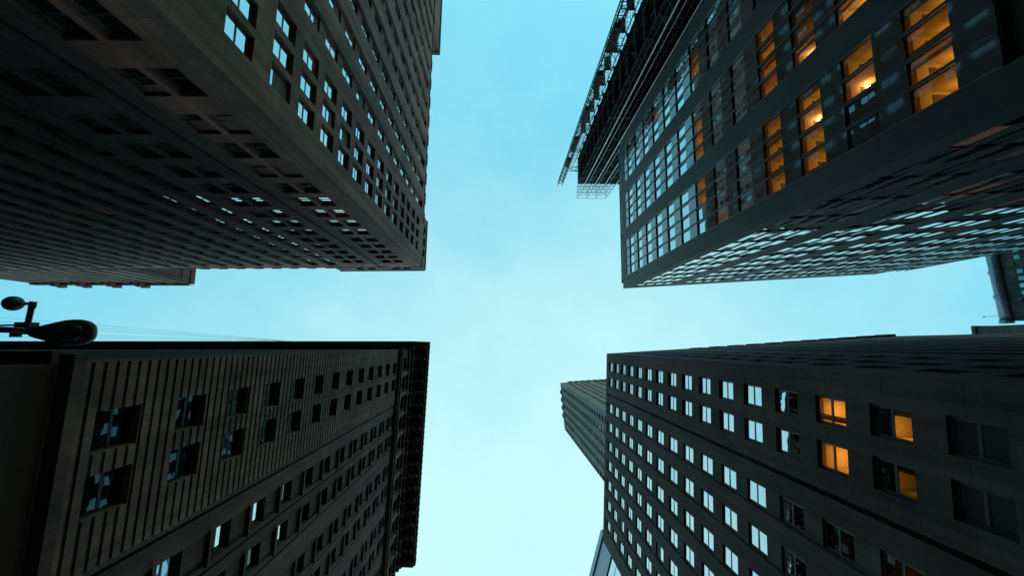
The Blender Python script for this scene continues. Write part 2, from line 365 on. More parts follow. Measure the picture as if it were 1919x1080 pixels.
# ------------------------------------------------------------------ grey ribbed tower (upper left)
def gothic_tower():
    H = 76.8
    V = Frame((-14.54, -14.14), (.02, -1)); S = Frame((-14.54, -14.14), (-1, .012), (-30, 0)); LV, LS = 92.0, 78.0
    b = thing('office_tower', 'tall grey stone tower with projecting vertical ribs and small sash windows', 'tower', (-14.54, -14.14, 0))
    heads = [9.6, 14.1, 18.6, 23.1, 27.5] + [31.2 + 3.75 * k for k in range(12)]
    WD, HT = 1.6, 2.5
    vc = [2.9, 5.0, 7.2]; vr = [10.95 + 3.83 * k for k in range(21)]
    sc_ = [3.0, 5.0, 9.55, 11.6]; sr = [14.9 + 3.15 * k for k in range(20)]
    rows = [(h - HT, h) for h in heads]
    items = []
    def side(fr, corner, ribs, L, attic, rib0, groove, sd):
        colw = [(c - WD / 2, c + WD / 2) for c in corner]; ch = [(c - .86, c + .86) for c in ribs]; rw = [(c - WD / 2, c + WD / 2) for c in ribs]
        iv = colw + ch + rw + [(0, rib0)] + [(g, g + .35) for g in groove]
        us = breaks(0, L, iv); hs = breaks(-EYE, H, rows + [(5.0, 6.0), (74.9, 76.2)])
        def dep(u, h):
            inrow = any(a < h < c for a, c in rows)
            for a, c in colw:
                if a < u < c: return sd if inrow else 0
            for g in groove:
                if g < u < g + .35 and h > 6: return .3
            for a, c in ch:
                if a < u < c:
                    if h > 74.9: return .12
                    if h < 6: return 0
                    if any(x < u < y for x, y in rw) and inrow: return .42
                    return .22 if h < 72.5 else .62
            return -.12 if h > 76.2 else 0
        relief(bmw, fr, us, hs, dep)
        for cs, d in ((corner, sd), (ribs, .42)):
            for c in cs:
                for hd in heads:
                    m = M['pane'] if rnd.random() < .72 else (M['pane_b'] if rnd.random() < .5 else (M['pane_warm'] if rnd.random() < .4 else M['pane_dull']))
                    items.append(dict(fr=fr, u=c - WD / 2, d=d - .07, h=hd - HT, w=WD, ht=HT, mat=m, transom=.48, pb=.2))
    bmw = bmesh.new()
    side(V, vc, vr, LV, 9.6, 8.6, [], .32)
    side(S, sc_, sr, LS, 16.0, 13.2, [7.1], .33)
    shell(bmw, V, LV, S, LS, H)
    wall = obj('wall', bmw, M['grey_stone'], b)
    roof(b, V, LV, S, LS, H - .05, M['roofing'])
    set_windows(b, items)
    # attic storey over the corner bays
    bm = bmesh.new(); a0, a1 = H + .02, 81.0; Vi = Frame(V.p(0, .14, 0), V.t); Si = Frame(S.p(0, .14, 0), S.t, (-30, 0))
    c0 = V.p(0, .14, 0) + S.p(0, .14, 0) - V.p(0, 0, 0); Vi = Frame(c0, V.t); Si = Frame(c0, S.t, (-30, 0))
    for fr, cs, L in ((Vi, vc, 9.6), (Si, sc_, 16.0)):
        cw = [(c - .75, c + .75) for c in cs]
        relief(bm, fr, breaks(0, L, cw), breaks(a0, a1, [(77.5, 79.6), (80.5, 81)]), lambda u, h: .5 if 77.5 < h < 79.6 and any(x < u < y for x, y in cw) else (-.1 if h > 80.5 else 0))
    shell(bm, Vi, 9.6, Si, 16.0, a1, a0)
    quad(bm, Vi.p(0, 0, a1), Vi.p(9.6, 0, a1), Vi.p(9.6, 0, a1) + (Si.p(16, 0, 0) - Si.p(0, 0, 0)), Si.p(16, 0, a1))
    obj('attic', bm, M['grey_stone'], b)
    # taller storeys set back behind the roof edge (seen in the glass opposite)
    T = Frame((-27.0, -27.5), (.02, -1)); T2 = Frame((-27.0, -27.5), (-1, .012), (-40, 0)); bm = bmesh.new()
    tr = [(79 + 3.75 * k, 81.4 + 3.75 * k) for k in range(14)]; tcl = [(1.5 + 3.2 * k, 3.1 + 3.2 * k) for k in range(22)]
    for fr, L in ((T, 74), (T2, 50)): relief(bm, fr, breaks(0, L, tcl), breaks(H, 134, tr), lambda u, h: (.4 if any(x < h < y for x, y in tr) else .2) if any(a < u < c for a, c in tcl) else 0)
    shell(bm, T, 74, T2, 50, 134, H); obj('upper_storeys', bm, M['grey_stone'], b); roof(b, T, 74, T2, 50, 133.9, M['roofing'])
    bm = bmesh.new()
    for a, c in tcl:
        for x, y in tr: fbox(bm, T, a + .1, c - .1, .34, .38, x + .1, y - .1, 1 if rnd.random() < .3 else 0)
    o = obj('window', bm, [M['pane_dark'], M['teal']], b); o['kind'] = 'stuff'  # teal tint in these panes mimics reflected sky
    # mechanical penthouse further along
    bm = bmesh.new(); fbox(bm, V, 47.6, 60, -.1, 14, H + .02, 83.5); fbox(bm, V, 47.4, 60.2, -.25, 14.2, 83.0, 84.0); obj('penthouse', bm, M['tan_stone'], b)
    return b
gothic_tower()

# ------------------------------------------------------------------ taller block behind it along the side street
def rear_block():
    H = 101.0; P = (-72.3, -14.25)
    Vf = Frame(P, (0, -1)); Sf = Frame(P, (-1, 0), (-80, 0))
    b = thing('office_block', 'dark stone block behind the ribbed tower with carved brackets under its roofline', 'building', (P[0], P[1], 0))
    cols = [(1.4 + 3.2 * k, 2.8 + 3.2 * k) for k in range(11)]; rows = [(60 + 3.7 * k, 62.3 + 3.7 * k) for k in range(10)]
    bm = bmesh.new()
    def dep(u, h):
        if h > 99.6: return -.35
        if any(a < u < c for a, c in cols):
            return .75 if any(x < h < y for x, y in rows) else .35
        return 0
    relief(bm, Sf, breaks(0, 36.2, cols), breaks(-EYE, H, rows + [(99.6, 101)]), dep)
    relief(bm, Vf, [0, .8, 18], breaks(-EYE, H, [(97, 99.6)]), lambda u, h: -.2 if h > 99.6 else (0.12 if u > .8 and h < 97 else 0))
    shell(bm, Vf, 18, Sf, 36.2, H)
    obj('wall', bm, M['tan_stone'], b); roof(b, Vf, 18, Sf, 36.2, H - .05, M['roofing'])
    for u in (10.7, 17.2, 24.0, 29.7):
        bm = bmesh.new(); fbox(bm, Sf, u - 1.3, u + 1.3, -.75, -.36, 99.2, 100.2); fbox(bm, Sf, u - .8, u + .8, -.95, -.36, 100.22, 101.0); fbox(bm, Sf, u - 1.0, u - .6, -.6, -.01, 97.6, 99.18); fbox(bm, Sf, u + .6, u + 1.0, -.6, -.01, 97.6, 99.18)
        obj('bracket', bm, M['tan_stone'], b)
    items = [dict(fr=Sf, u=a + .05, d=.6, h=x + .02, w=1.3, ht=2.25, mat=M['pane_dull']) for a, c in cols for x, y in rows]
    set_windows(b, items)
rear_block()

# ------------------------------------------------------------------ old masonry building with the great cornice (lower left)
def cornice_building():
    V = Frame((-15.23, .64), (-.04, 1)); Nf = Frame((-15.23, .64), (-1, 0), (-40, -10)); LV, LN = 34.0, 96.0
    b = thing('masonry_building', 'dark old masonry building with banded rustication and a deep overhanging cornice, left of the street', 'building', (-15.23, .64, 0))
    HT, WD = 1.95, 1.6; heads = [19.05, 23.1] + [26.97 + 3.66 * k for k in range(11)]
    rows = [(h - HT, h) for h in heads]
    c1 = [(1.85, 3.45), (4.25, 5.85)]; c2 = []
    for k in range(4): c2 += [(9.35 + 6.65 * k, 10.95 + 6.65 * k), (12.1 + 6.65 * k, 13.7 + 6.65 * k)]
    gro = [(8.05, 8.25)]
    for a, c in c2: gro.append((c + .32, c + .46))
    lo = [(1.2 + 4.4 * k, 4.2 + 4.4 * k) for k in range(8)]
    lox = [(2.0, 5.6), (8.2, 13.4)]
    ru = []; h = 15.95
    while h < 64: ru.append((h, h + .17)); h += .52
    logg = [(1.3 + 3.05 * k, 3.3 + 3.05 * k) for k in range(12)]
    items = []
    bm = bmesh.new()
    def dep(u, h):
        if h < 15.2:
            if any(a < u < c for a, c in lo) and any(a < h < c for a, c in lox): return .6
            return 0
        if h > 65.2:
            if 66.0 < h < 70.6 and any(a < u < c for a, c in logg): return 1.0
            return .1 if h < 71.2 else -.05
        inrow = any(a < h < c for a, c in rows)
        if inrow and any(a < u < c for a, c in c1): return .42
        if u < 7.8:
            return .09 if any(a < h < c for a, c in ru) else 0
        if inrow and any(a < u < c for a, c in c2): return .50
        if any(a < u < c for a, c in c2): return .16
        if any(a < u < c for a, c in gro): return .28
        return .06
    relief(bm, V, breaks(0, LV, c1 + c2 + gro + lo + logg + [(7.8, 8.05)]), breaks(-EYE, 75.0, rows + ru + lox + [(15.2, 15.95), (64, 65.2), (66, 70.6), (71.2, 75)]), dep,
           lambda u, h: 2 if h < 15.2 else (1 if (u < 7.8 and h < 64.4) else 0))
    relief(bm, Nf, breaks(0, LN, [(.8 + 4 * k, 2.2 + 4 * k) for k in range(24)]), breaks(-EYE, 75, ru), lambda u, h: .14 if any(a < h < c for a, c in ru) else 0, lambda u, h: 2 if h < 17 else 0)
    shell(bm, V, LV, Nf, LN, 75)
    obj('wall', bm, [M['old_stone'], M['rust_stone'], M['granite']], b); roof(b, V, LV, Nf, LN, 74.9, M['roofing'])
    for c in c1 + c2:
        if c[1] > LV: continue
        for hd in heads:
            m = M['pane_dim'] if (c in c1 or rnd.random() < .3) else M['pane']
            items.append(dict(fr=V, u=c[0], d=(.33 if c in c1 else .42), h=hd - HT, w=WD, ht=HT, mat=m, transom=.5))
    for a, c in logg:
        items.append(dict(fr=V, u=a + .02, d=.86, h=66.05, w=c - a - .04, ht=4.5, mat=M['pane'] if rnd.random() < .5 else M['pane_dull'], transom=.6))
    for a, c in lo:
        for x, y in lox: items.append(dict(fr=V, u=a + .02, d=.46, h=x + .02, w=c - a - .04, ht=y - x - .04, mat=M['pane_dark'], transom=.7))
    set_windows(b, items)
    # sills
    k = 0
    for c in c2:
        for hd in heads:
            if c[1] > LV or not in_view(V.p(c[0], 0, hd)) or len([1 for q in b.children if q.name.startswith('sill')]) >= 100: continue
            bm = bmesh.new(); fbox(bm, V, c[0] - .12, c[1] + .12, -.10, .4, hd - HT - .24, hd - HT - .004); obj('sill', bm, M['old_stone'], b)
    # courses
    bm = bmesh.new(); fbox(bm, V, -.35, LV + .2, -.5, .05, 15.3, 15.75); fbox(bm, V, -.2, LV + .1, -.12, .05, 15.77, 15.9)
    fbox(bm, Nf, 0.3, LN, -.45, .05, 15.31, 15.74)
    obj('belt_course', bm, M['old_stone'], b)
    bm = bmesh.new(); fbox(bm, V, -.2, LV + .2, -.42, .0, 64.25, 64.7); fbox(bm, V, -.3, LV + .3, -.6, .0, 64.72, 65.2)
    obj('belt_course', bm, M['old_stone'], b)
    # half columns between the loggia windows
    for i, (a, c) in enumerate(logg[:-1]):
        u = (c + logg[i + 1][0]) / 2; bm = bmesh.new()
        tube(bm, [V.p(u, -.02, 65.95), V.p(u, -.02, 70.5)], [.34, .28], 10); fbox(bm, V, u - .42, u + .42, -.5, .05, 65.3, 65.94); fbox(bm, V, u - .4, u + .4, -.46, .05, 70.52, 71.1)
        obj('column', bm, M['rust_stone'], b, False)
    # cornice with consoles and dentils; its front lies 2.8 m before the wall, 1.4 m on the side street
    bm = bmesh.new(); oV, oN = 2.82, 1.38
    def course(o1, o2, h0, h1): fbox(bm, V, -o2, LV + min(o2, .45), -o1, .2, h0, h1); fbox(bm, Nf, -.1, LN, -o2, .2, h0 + .003, h1 - .003)
    course(.28, .25, 71.25, 71.8); course(.62, .5, 72.3, 72.75); course(oV - .2, oN - .15, 73.75, 74.25); course(oV, oN, 74.27, 75.0)
    obj('cornice', bm, M['old_stone'], b)
    bm = bmesh.new(); u = -.9
    while u < LV + .2: fbox(bm, V, u, u + .3, -.95, .1, 72.77, 73.15); u += .6
    u = .3
    while u < LN: fbox(bm, Nf, u, u + .3, -.75, .1, 72.77, 73.15); u += .6
    d = obj('dentil', bm, M['old_stone'], b); d['kind'] = 'stuff'
    u = -.7
    while u < LV - .1:
        bm = bmesh.new(); fbox(bm, V, u, u + .55, -2.3, .1, 73.2, 73.74); fbox(bm, V, u + .06, u + .49, -1.5, .1, 72.85, 73.19); fbox(bm, V, u + .1, u + .45, -.8, .1, 71.85, 72.28)
        obj('console', bm, M['rust_stone'], b); u += 1.9
    # lion-head antefixes along the cornice edge
    bm = bmesh.new(); u = -.6
    while u < LV + .2: fbox(bm, V, u, u + .28, -oV - .03, -oV + .25, 74.4, 75.06); u += .95
    d = obj('antefix', bm, M['old_stone'], b); d['kind'] = 'stuff'
cornice_building()

# ------------------------------------------------------------------ brown tower with bright windows (lower right)
def brown_tower():
    H = 75.0
    V = Frame((18.36, 1.39), (-.05, 1)); Nf = Frame((18.36, 1.39), (1, -.06), (40, -20)); LV, LN = 30.6, 50.4
    b = thing('office_tower', 'brown stone tower with rows of bright windows and four lit orange', 'tower', (18.36, 1.39, 0))
    WD, HT = 1.56, 2.2; heads = [36.2 + 3.7 * k for k in range(-7, 11)]
    rows = [(h - HT, h) for h in heads]
    c1 = [(1.45, 3.01), (3.95, 5.51)]; c2 = [(9.0 + 3.05 * k - .78, 9.0 + 3.05 * k + .78) for k in range(7)]
    ch = [(a - .12, c + .12) for a, c in c2]
    lit = {}
    def L_(col, hd, *a, **k): lit[(col, round(hd, 1))] = (a, k)
    L_(0, 25.1, 40, .9, 1.1); L_(1, 25.1, 34, .9, 1.3); L_(0, 21.4, 17, 1.1, 1.2, blind=.52); L_(1, 21.4, 3.5, 1.1, 1.2, blind=.52)
    L_(2, 21.4, .3, .9, 1.4); L_(2, 25.1, .12, .9, 1.5)
    bm = bmesh.new()
    allc = c1 + c2
    def dep(u, h):
        if h < 9.0: return 0 if not (2 < h < 7.5 and any(a < u < c for a, c in c1 + ch)) else .6
        for i, (a, c) in enumerate(allc):
            if a < u < c:
                for hd in heads:
                    if hd - HT < h < hd:
                        if (i, round(hd, 1)) in lit: return ROOM + .5
                        return .23 if i < 2 else .27
        if any(a < u < c for a, c in ch) and h < 73.9: return .10
        if 6.65 < u < 6.95 and h < 74: return .25
        return 0
    relief(bm, V, breaks(0, LV, allc + ch + [(6.65, 6.95)]), breaks(-EYE, H, rows + [(2, 7.5), (9, 73.9), (74, 75)]), dep)
    nr = [(13.4 + 3.35 * k, 14.9 + 3.35 * k) for k in range(11)]; nc = [(2.2, 3.7), (5.0, 6.5), (8.6, 10.1)]
    def depn(u, h):
        if any(a < u < c for a, c in nc): return .3 if any(x < h < y for x, y in rows) else 0
        for a, c in nr:
            if a < u < c: return (1.0 if any(x < h < y for x, y in rows) else .7) if h < 73.6 else .35
        return 0
    relief(bm, Nf, breaks(0, LN, nr + nc), breaks(-EYE, H, rows + [(73.6, 75)]), depn)
    for i, (a, c) in enumerate(nr):                       # rounded pier heads standing over the parapet
        fbox(bm, Nf, c, c + 1.85 if c + 1.85 < LN else LN, -.06 - .03 * i, .6, 73.0, 75.35)
    shell(bm, V, LV, Nf, LN, H)
    obj('wall', bm, M['brown_stone'], b); roof(b, V, LV, Nf, LN, H - .05, M['roofing'])
    items = []
    for i, (a, c) in enumerate(allc):
        for hd in heads:
            if hd < 9: continue
            m = M['pane'] if rnd.random() < .9 else (M['pane_warm'] if rnd.random() < .15 else M['pane_b'])
            if hd < 19: m = M['pane_dark']  # low panes coloured near black in place of dim reflections
            it = dict(fr=V, u=a, d=(.155 if i < 2 else .205), h=hd - HT, w=WD, ht=HT, mat=m, transom=.5, side=.15, pb=.04)
            if (i, round(hd, 1)) in lit: it['lit'], k = lit[(i, round(hd, 1))]; it.update(k)
            items.append(it)
    for a, c in nc:
        for hd in heads[4:]: items.append(dict(fr=Nf, u=a, d=.18, h=hd - HT, w=1.5, ht=HT, mat=M['pane']))
    for a, c in nr:
        for hd in heads[4:]: items.append(dict(fr=Nf, u=a, d=.88, h=hd - HT, w=1.5, ht=HT, mat=M['pane']))
    set_windows(b, items)
    bm = bmesh.new(); fbox(bm, V, -.14, LV, -.14, .0, 7.9, 8.7); obj('belt_course', bm, M['brown_stone'], b)
brown_tower()

def setback_tower():
    K = 1.65; H = 134 * K; P = (18.14 * K, 11.42 * K)
    V = Frame(P, (.08, 1)); Nf = Frame(P, (1, -.06), (60, -60)); LV, LN = 13.9 * K, 30.0
    b = thing('set_back_tower', 'slender grey tower rising behind the brown tower with scalloped ribs at its top', 'tower', (P[0], P[1], 0))
    cols = [(1.15 * K + 2.33 * K * k, 1.15 * K + 2.33 * K * k + 1.75) for k in range(6)]
    rows = [(90 + 3.62 * k, 92.2 + 3.62 * k) for k in range(35)]
    ncol = [(2.9, 4.3), (5.9, 7.3), (8.6, 10.0), (11.6, 13.0)] ; nr = [(16.5 + 3.1 * k, 18 + 3.1 * k) for k in range(4)]
    bm = bmesh.new()
    inr = lambda h: any(x < h < y for x, y in rows)
    def dv(u, h):
        for i, (a, c) in enumerate(cols):
            if a - .15 < u < c + .15:
                if a < u < c and inr(h): return .6
                return .3 if (0 < i < 5 and h < H - 3) else 0
        return 0
    relief(bm, V, breaks(0, LV, cols + [(a - .15, c + .15) for a, c in cols]), breaks(-EYE, H, rows + [(H - 3, H)]), dv)
    def dn(u, h):
        if any(a < u < c for a, c in ncol): return .6 if inr(h) else 0
        if any(a < u < c for a, c in nr) and h < H - 2: return .7
        return 0
    relief(bm, Nf, breaks(0, LN, ncol + nr), breaks(-EYE, H, rows + [(H - 2, H)]), dn)
    # scalloped crest
    for i in range(4): fbox(bm, V, cols[i + 1][0] - 2.0, cols[i + 1][0] - .35, -.5, .6, H - 3.5, H + .8)
    for i in range(8): fbox(bm, Nf, 4.0 + 3.1 * i, 6.2 + 3.1 * i, -.45, .6, H - 3.5, H + 1.0)
    shell(bm, V, LV, Nf, LN, H)
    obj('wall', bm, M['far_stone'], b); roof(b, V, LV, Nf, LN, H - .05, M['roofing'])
    items = [dict(fr=V, u=a, d=.46, h=x, w=1.75, ht=2.2, mat=M['pane'] if rnd.random() < .5 else M['pane_warm']) for a, c in cols for x, y in rows]
    items += [dict(fr=Nf, u=a, d=.46, h=x, w=1.4, ht=2.2, mat=M['pane_dull']) for a, c in ncol for x, y in rows]
    set_windows(b, items)
setback_tower()

# ------------------------------------------------------------------ glass fronted tower with lit rooms (upper right)
def glazed_tower():
    H = 65.0
    V = Frame((18.78, -8.75), (.01, -1)); S = Frame((18.78, -8.75), (1, -.06), (40, 10)); LV, LS = 23.7, 40.2
    b = thing('glazed_tower', 'dark glass tower with broad black piers and orange lit rooms, right of the street', 'tower', (18.78, -8.75, 0))
    heads = [17.95 + 3.62 * k for k in range(13)]; HT = 2.0
    bays = [1.65 + 7.3 * k for k in range(3)]; PW = 1.375
    sb = [1.1 + 7.3 * k for k in range(6)]
    LIT = {}
    def L_(bay, idx, k, *a): LIT[(bay, idx, k)] = a
    for i in range(4): L_(0, i, 0, 22 - i, .7, 1.5)
    L_(0, 2, 1, 16, 1.02, 1.2, 1); L_(0, 3, 1, 14, .6, 1.3)
    L_(0, 0, 2, 16, .7, 1.3); L_(0, 1, 2, 18, .7, 1.3); L_(0, 2, 2, 18, 1.02, 1.2, 1); L_(0, 3, 2, 14, .7, 1.3)
    for i in range(4): L_(0, i, 3, 12, .7, 1.4)
    for i in range(4): L_(1, i, 3, 17, .6, 1.3)
    L_(1, 0, 2, 16, 1.02, 1.2, 1); L_(1, 1, 2, 5, .6, 1.3); L_(1, 2, 2, 4, .6, 1.3); L_(1, 0, 1, 24, .7, 1.2)
    for i in range(3): L_(1, i, 6, 16, .7, 1.2)
    L_(0, 2, 6, 13, .7, 1.2); L_(0, 3, 6, 13, .7, 1.2); L_(2, 1, 6, 18, .7, 1.2); L_(2, 2, 6, 16, .7, 1.2); L_(2, 2, 9, 16, .7, 1.2)
    rows = [(h - HT, h) for h in heads]; iv = []
    for x in bays + sb: iv += [(x + PW * i + .05, x + PW * (i + 1) - .05) for i in range(4)] + [(x, x + 4 * PW)]
    bm = bmesh.new()
    hs = breaks(-EYE, H, rows + [(heads[-1] + 1.6, H), (1.5, heads[0] - HT - 1.65)])
    def mk(bl, vface):
        def dep(u, h):
            for bi, x in enumerate(bl):
                if x < u < x + 4 * PW and h < heads[-1] + 1.6:
                    if h < heads[0] - HT - 1.65: return .5
                    for i in range(4):
                        if x + PW * i + .05 < u < x + PW * (i + 1) - .05:
                            for k, (a, c) in enumerate(rows):
                                if a < h < c: return (ROOM + .5) if (vface and (bi, i, k) in LIT) else (.26 if vface else .18)
                    return .12
            return 0
        return dep
    relief(bm, V, breaks(0, LV, iv[:3 * 5]), hs, mk(bays, True)); relief(bm, S, breaks(0, LS, iv[3 * 5:]), hs, mk(sb, False))
    shell(bm, V, LV, S, LS, H)
    obj('wall', bm, M['dark_panel'], b); roof(b, V, LV, S, LS, H - .05, M['roofing'])
    items = []; span = []
    for fr, bl, isv in ((V, bays, True), (S, sb, False)):
        for bi, x in enumerate(bl):
            for i in range(4):
                pink = rnd.random() < .09
                for k, hd in enumerate(heads):
                    m = M['glass_pink'] if rnd.random() < .08 else M['glass_win']
                    if isv and k < 4: m = M['glass_low']  # lower floors take the glass with reflections dimmed by colour
                    it = dict(fr=fr, u=x + PW * i + .05, d=.17 if isv else .13, h=hd - HT, w=PW - .1, ht=HT, mat=m, transom=0, side=.05)
                    if isv and (bi, i, k) in LIT: it['lit'] = LIT[(bi, i, k)]
                    items.append(it)
                    if k == 0: span.append((fr, x + PW * i + .03, hd - 3.62 + .015, PW - .06, 3.62 - HT - .03, 'spandrel_low' if isv else 'spandrel_side'))
                    if hd + 1.6 < H: span.append((fr, x + PW * i + .03, hd + .015, PW - .06, 3.62 - HT - .03, ('spandrel_low' if k < 3 else 'spandrel') if isv else 'spandrel_side'))
    set_windows(b, items)
    # glass spandrels between the floors
    span = [(area(f, u, u + w_, .06, h, h + t), f, u, h, w_, t, mm) for f, u, h, w_, t, mm in span]; span.sort(key=lambda q: -q[0])
    bs = bmesh.new(); lbox(bs, 0, PW - .06, 0, .04, 0, 3.62 - HT - .03); sm = bpy.data.meshes.new('spandrel_panel'); bs.to_mesh(sm); bs.free(); sm.materials.append(M['spandrel'])
    rest = bmesh.new(); a = .004
    sms = {}
    for k in ('spandrel', 'spandrel_low', 'spandrel_side'): sms[k] = sm.copy(); sms[k].materials.clear(); sms[k].materials.append(M[k])
    for i, (_, f, u, h, w_, t, mm) in enumerate(span):
        mx = f.mx(u, .055, h) @ Matrix.Rotation(rnd.uniform(-a, a), 4, 'Z') @ Matrix.Rotation(rnd.uniform(-a, a), 4, 'X')
        if i < 100: o = link('spandrel_panel', sms[mm], b); o.matrix_basis = mx
        else: append_mesh(rest, sm, mx, ('spandrel', 'spandrel_low', 'spandrel_side').index(mm))
    o = obj('spandrel_panel', rest, [M['spandrel'], M['spandrel_low'], M['spandrel_side']], b); o['kind'] = 'stuff'
    # slim double fins up the glass
    h0, h1 = heads[0] - HT - 1.6, heads[-1] + 1.58
    for fr, bl in ((V, bays), (S, sb)):
        for x in bl:
            for i in range(5):
                bm = bmesh.new(); u = x + PW * i
                if i in (0, 4): fbox(bm, fr, u - .04 + (.05 if i == 0 else -.05), u + .04 + (.05 if i == 0 else -.05), -.01, .13, h0, h1)
                else: fbox(bm, fr, u - .075, u - .025, .0, .13, h0, h1); fbox(bm, fr, u + .025, u + .075, .0, .13, h0, h1)
                obj('mullion', bm, M['fin'], b)
    # set-back top floor
    bm = bmesh.new(); c0 = V.p(1.1, .35, 0); Vi = Frame(c0, V.t)
    relief(bm, Vi, breaks(0, 22.3, iv[:15]), breaks(H - .04, 67.1, [(65.2, 66.7)]), lambda u, h: .15 if (65.2 < h < 66.7 and any(a < u + 1.1 < c for a, c in iv[:15])) else 0)
    fbox(bm, Vi, 0, 22.3, .3, 12, H - .04, 67.0)
    pent = obj('penthouse', bm, M['dark_panel'], b)
    for x in bays:
        for i in range(4):
            bm = bmesh.new(); fbox(bm, Vi, x + PW * i + .05 - 1.1, x + PW * (i + 1) - .05 - 1.1, .06, .10, 65.25, 66.65); obj('window', bm, M['glass_win'], b)
    # shopfront under the first floor
    return b
glazed_tower()

# ------------------------------------------------------------------ unfinished tower, its scaffold and hoist mast
def unfinished():
    H = 95.0; b = thing('unfinished_building', 'unfinished dark tower wrapped in netting behind the scaffold', 'building', (17.6, -37.4, 0))
    S = Frame((17.6, -37.4), (1, 0), (30, 0)); V = Frame((17.6, -37.4), (0.02, -1)); LS, LV = 22.0, 6.2
    fl = [4 + 3.6 * k for k in range(25)]
    cols = [(.7 + 2.6 * k, 2.7 + 2.6 * k) for k in range(8)]; vcols = [(.6, 1.7), (2.3, 3.4), (4.2, 5.4)]
    bm = bmesh.new(); rows = [(f + .4, f + 3.3) for f in fl]
    for fr, cs, L in ((S, cols, LS), (V, vcols, LV)):
        relief(bm, fr, breaks(0, L, cs), breaks(-EYE, H, rows), lambda u, h, cs=cs: (1.1 if any(x < h < y for x, y in rows) else .0) if any(a < u < c for a, c in cs) else .25)
    shell(bm, S, LS, V, LV, H); obj('wall', bm, M['netting'], b); roof(b, S, LS, V, LV, H - .05, M['roofing'])
    for f in fl:
        bm = bmesh.new(); fbox(bm, S, -.25, LS, -.35, .2, f - .2, f + .05); fbox(bm, V, .2, LV, -.3, .2, f - .2, f + .05); obj('floor_slab', bm, M['slab'], b)
    items = [dict(fr=V, u=a + .05, d=.8, h=x + .3, w=1.0, ht=2.2, mat=M['pane_b']) for a, c in vcols for x, y in rows]
    set_windows(b, items)
    # scaffold in front, to the side, and the open deck on top
    s = thing('scaffold', 'tall tube scaffold with pale uprights climbing the unfinished tower', 'scaffold', (17.5, -34, 0))
    xs = [17.45, 19.7, 21.8, 24.1, 26.4]; ys = [-33.9, -35.3, -36.75]
    for x in xs:
        for y in ys:
            if x == xs[1] and y < -36: continue
            top = 95 if x < 24.5 else 84; bm = bmesh.new(); tube(bm, [(x, y, 0), (x, y, top + EYE)], .085 if y > -34 else .05, 6); obj('upright', bm, M['steel'] if y > -34 else M['mast'], s)
    for x in (18.55, 20.8, 23.0, 25.2):
        z = 3.0
        bm = bmesh.new(); tube(bm, [(x, -34.6, 0), (x, -34.6, (88 if x < 24 else 80) + EYE)], .045, 5); obj('upright', bm, M['steel'], s)
    for y in (-40.0, -42.6, -45.0):
        for x in (15.9, 17.0):
            bm = bmesh.new(); tube(bm, [(x, y, 0), (x, y, 94 + EYE)], .05, 6); obj('upright', bm, M['mast'], s)
    lv = [2.0 * k + 1 for k in range(47)]
    bl = bmesh.new(); bb = bmesh.new()
    for k, h in enumerate(lv):
        top = h > 86
        xe = xs[3] if top else xs[-1]
        for y in ys: tube(bl, [(xs[0], y, h + EYE), (xe, y, h + EYE)], .03, 4, False)
        for x in xs[:4] if top else xs: tube(bl, [(x, ys[0], h + EYE), (x, ys[-1], h + EYE)], .03, 4, False)
        for i in range(3 if top else 4):
            if (i + k) % 2 == 0 or top: tube(bb, [(xs[i], ys[0], h + EYE), (xs[i + 1], ys[0], h + 2 + EYE if h < 93 else 93 + EYE)], .025, 4, False)
            if top: tube(bb, [(xs[i + 1], ys[0], h + EYE), (xs[i], ys[0], h + 2 + EYE if h < 93 else 93 + EYE)], .025, 4, False); tube(bb, [(xs[i], ys[0], h + EYE), (xs[i + 1], ys[-1], h + EYE)], .025, 4, False)
        tube(bb, [(xs[0], ys[0], h + EYE), (xs[0], ys[-1], h + 1.5 + EYE)], .025, 4, False)
        for x in (15.9, 17.0): tube(bl, [(x, -40.0, h + EYE), (x, -45.0, h + EYE)], .03, 4, False)
        for y in (-40.0, -42.6, -45.0): tube(bl, [(15.9, y, h + EYE), (17.6, y, h + EYE)], .03, 4, False)
        for a, c in ((-40.0, -42.6), (-42.6, -45.0)): tube(bb, [(15.9, a, h + EYE), (15.9, c, h + 2 + EYE)], .025, 4, False); tube(bb, [(15.9, c, h + EYE), (17.0, c, h + 2 + EYE)], .025, 4, False)
    for x in (xs[0], xs[1], xs[2], xs[3]):
        tube(bl, [(x, ys[0], 95 + EYE), (x, ys[-1], 95 + EYE)], .05, 4, False)
    for y in ys: tube(bl, [(xs[0], y, 95 + EYE), (xs[3], y, 95 + EYE)], .05, 4, False)
    o = obj('ledger', bl, M['mast'], s); o['kind'] = 'stuff'; o = obj('brace', bb, M['fin'], s); o['kind'] = 'stuff'
    for k, h in enumerate(lv):
        if h % 4 == 1 and h < 84:
            bm = bmesh.new(); lbox(bm, xs[0] + .1, xs[-1] - .1, -36.7, -35.4, h + EYE + .04, h + EYE + .10)
            obj('deck', bm, M['wood'], s)
            if rnd.random() < .8: bm = bmesh.new(); lbox(bm, 15.95, 16.95, -44.9, -42.7, h + EYE + .04, h + EYE + .1); obj('deck', bm, M['wood'], s)
    # hoist mast
    m = thing('hoist_mast', 'black lattice hoist mast standing free in front of the scaffold', 'mast', (13.7, -38, 0))
    x0, x1, y0, y1 = 13.2, 14.2, -38.4, -37.6; bm = bmesh.new()
    for x in (x0, x1):
        for y in (y0, y1): tube(bm, [(x, y, 0), (x, y, 97 + EYE)], .075, 6)
    h = 1.0; k = 0
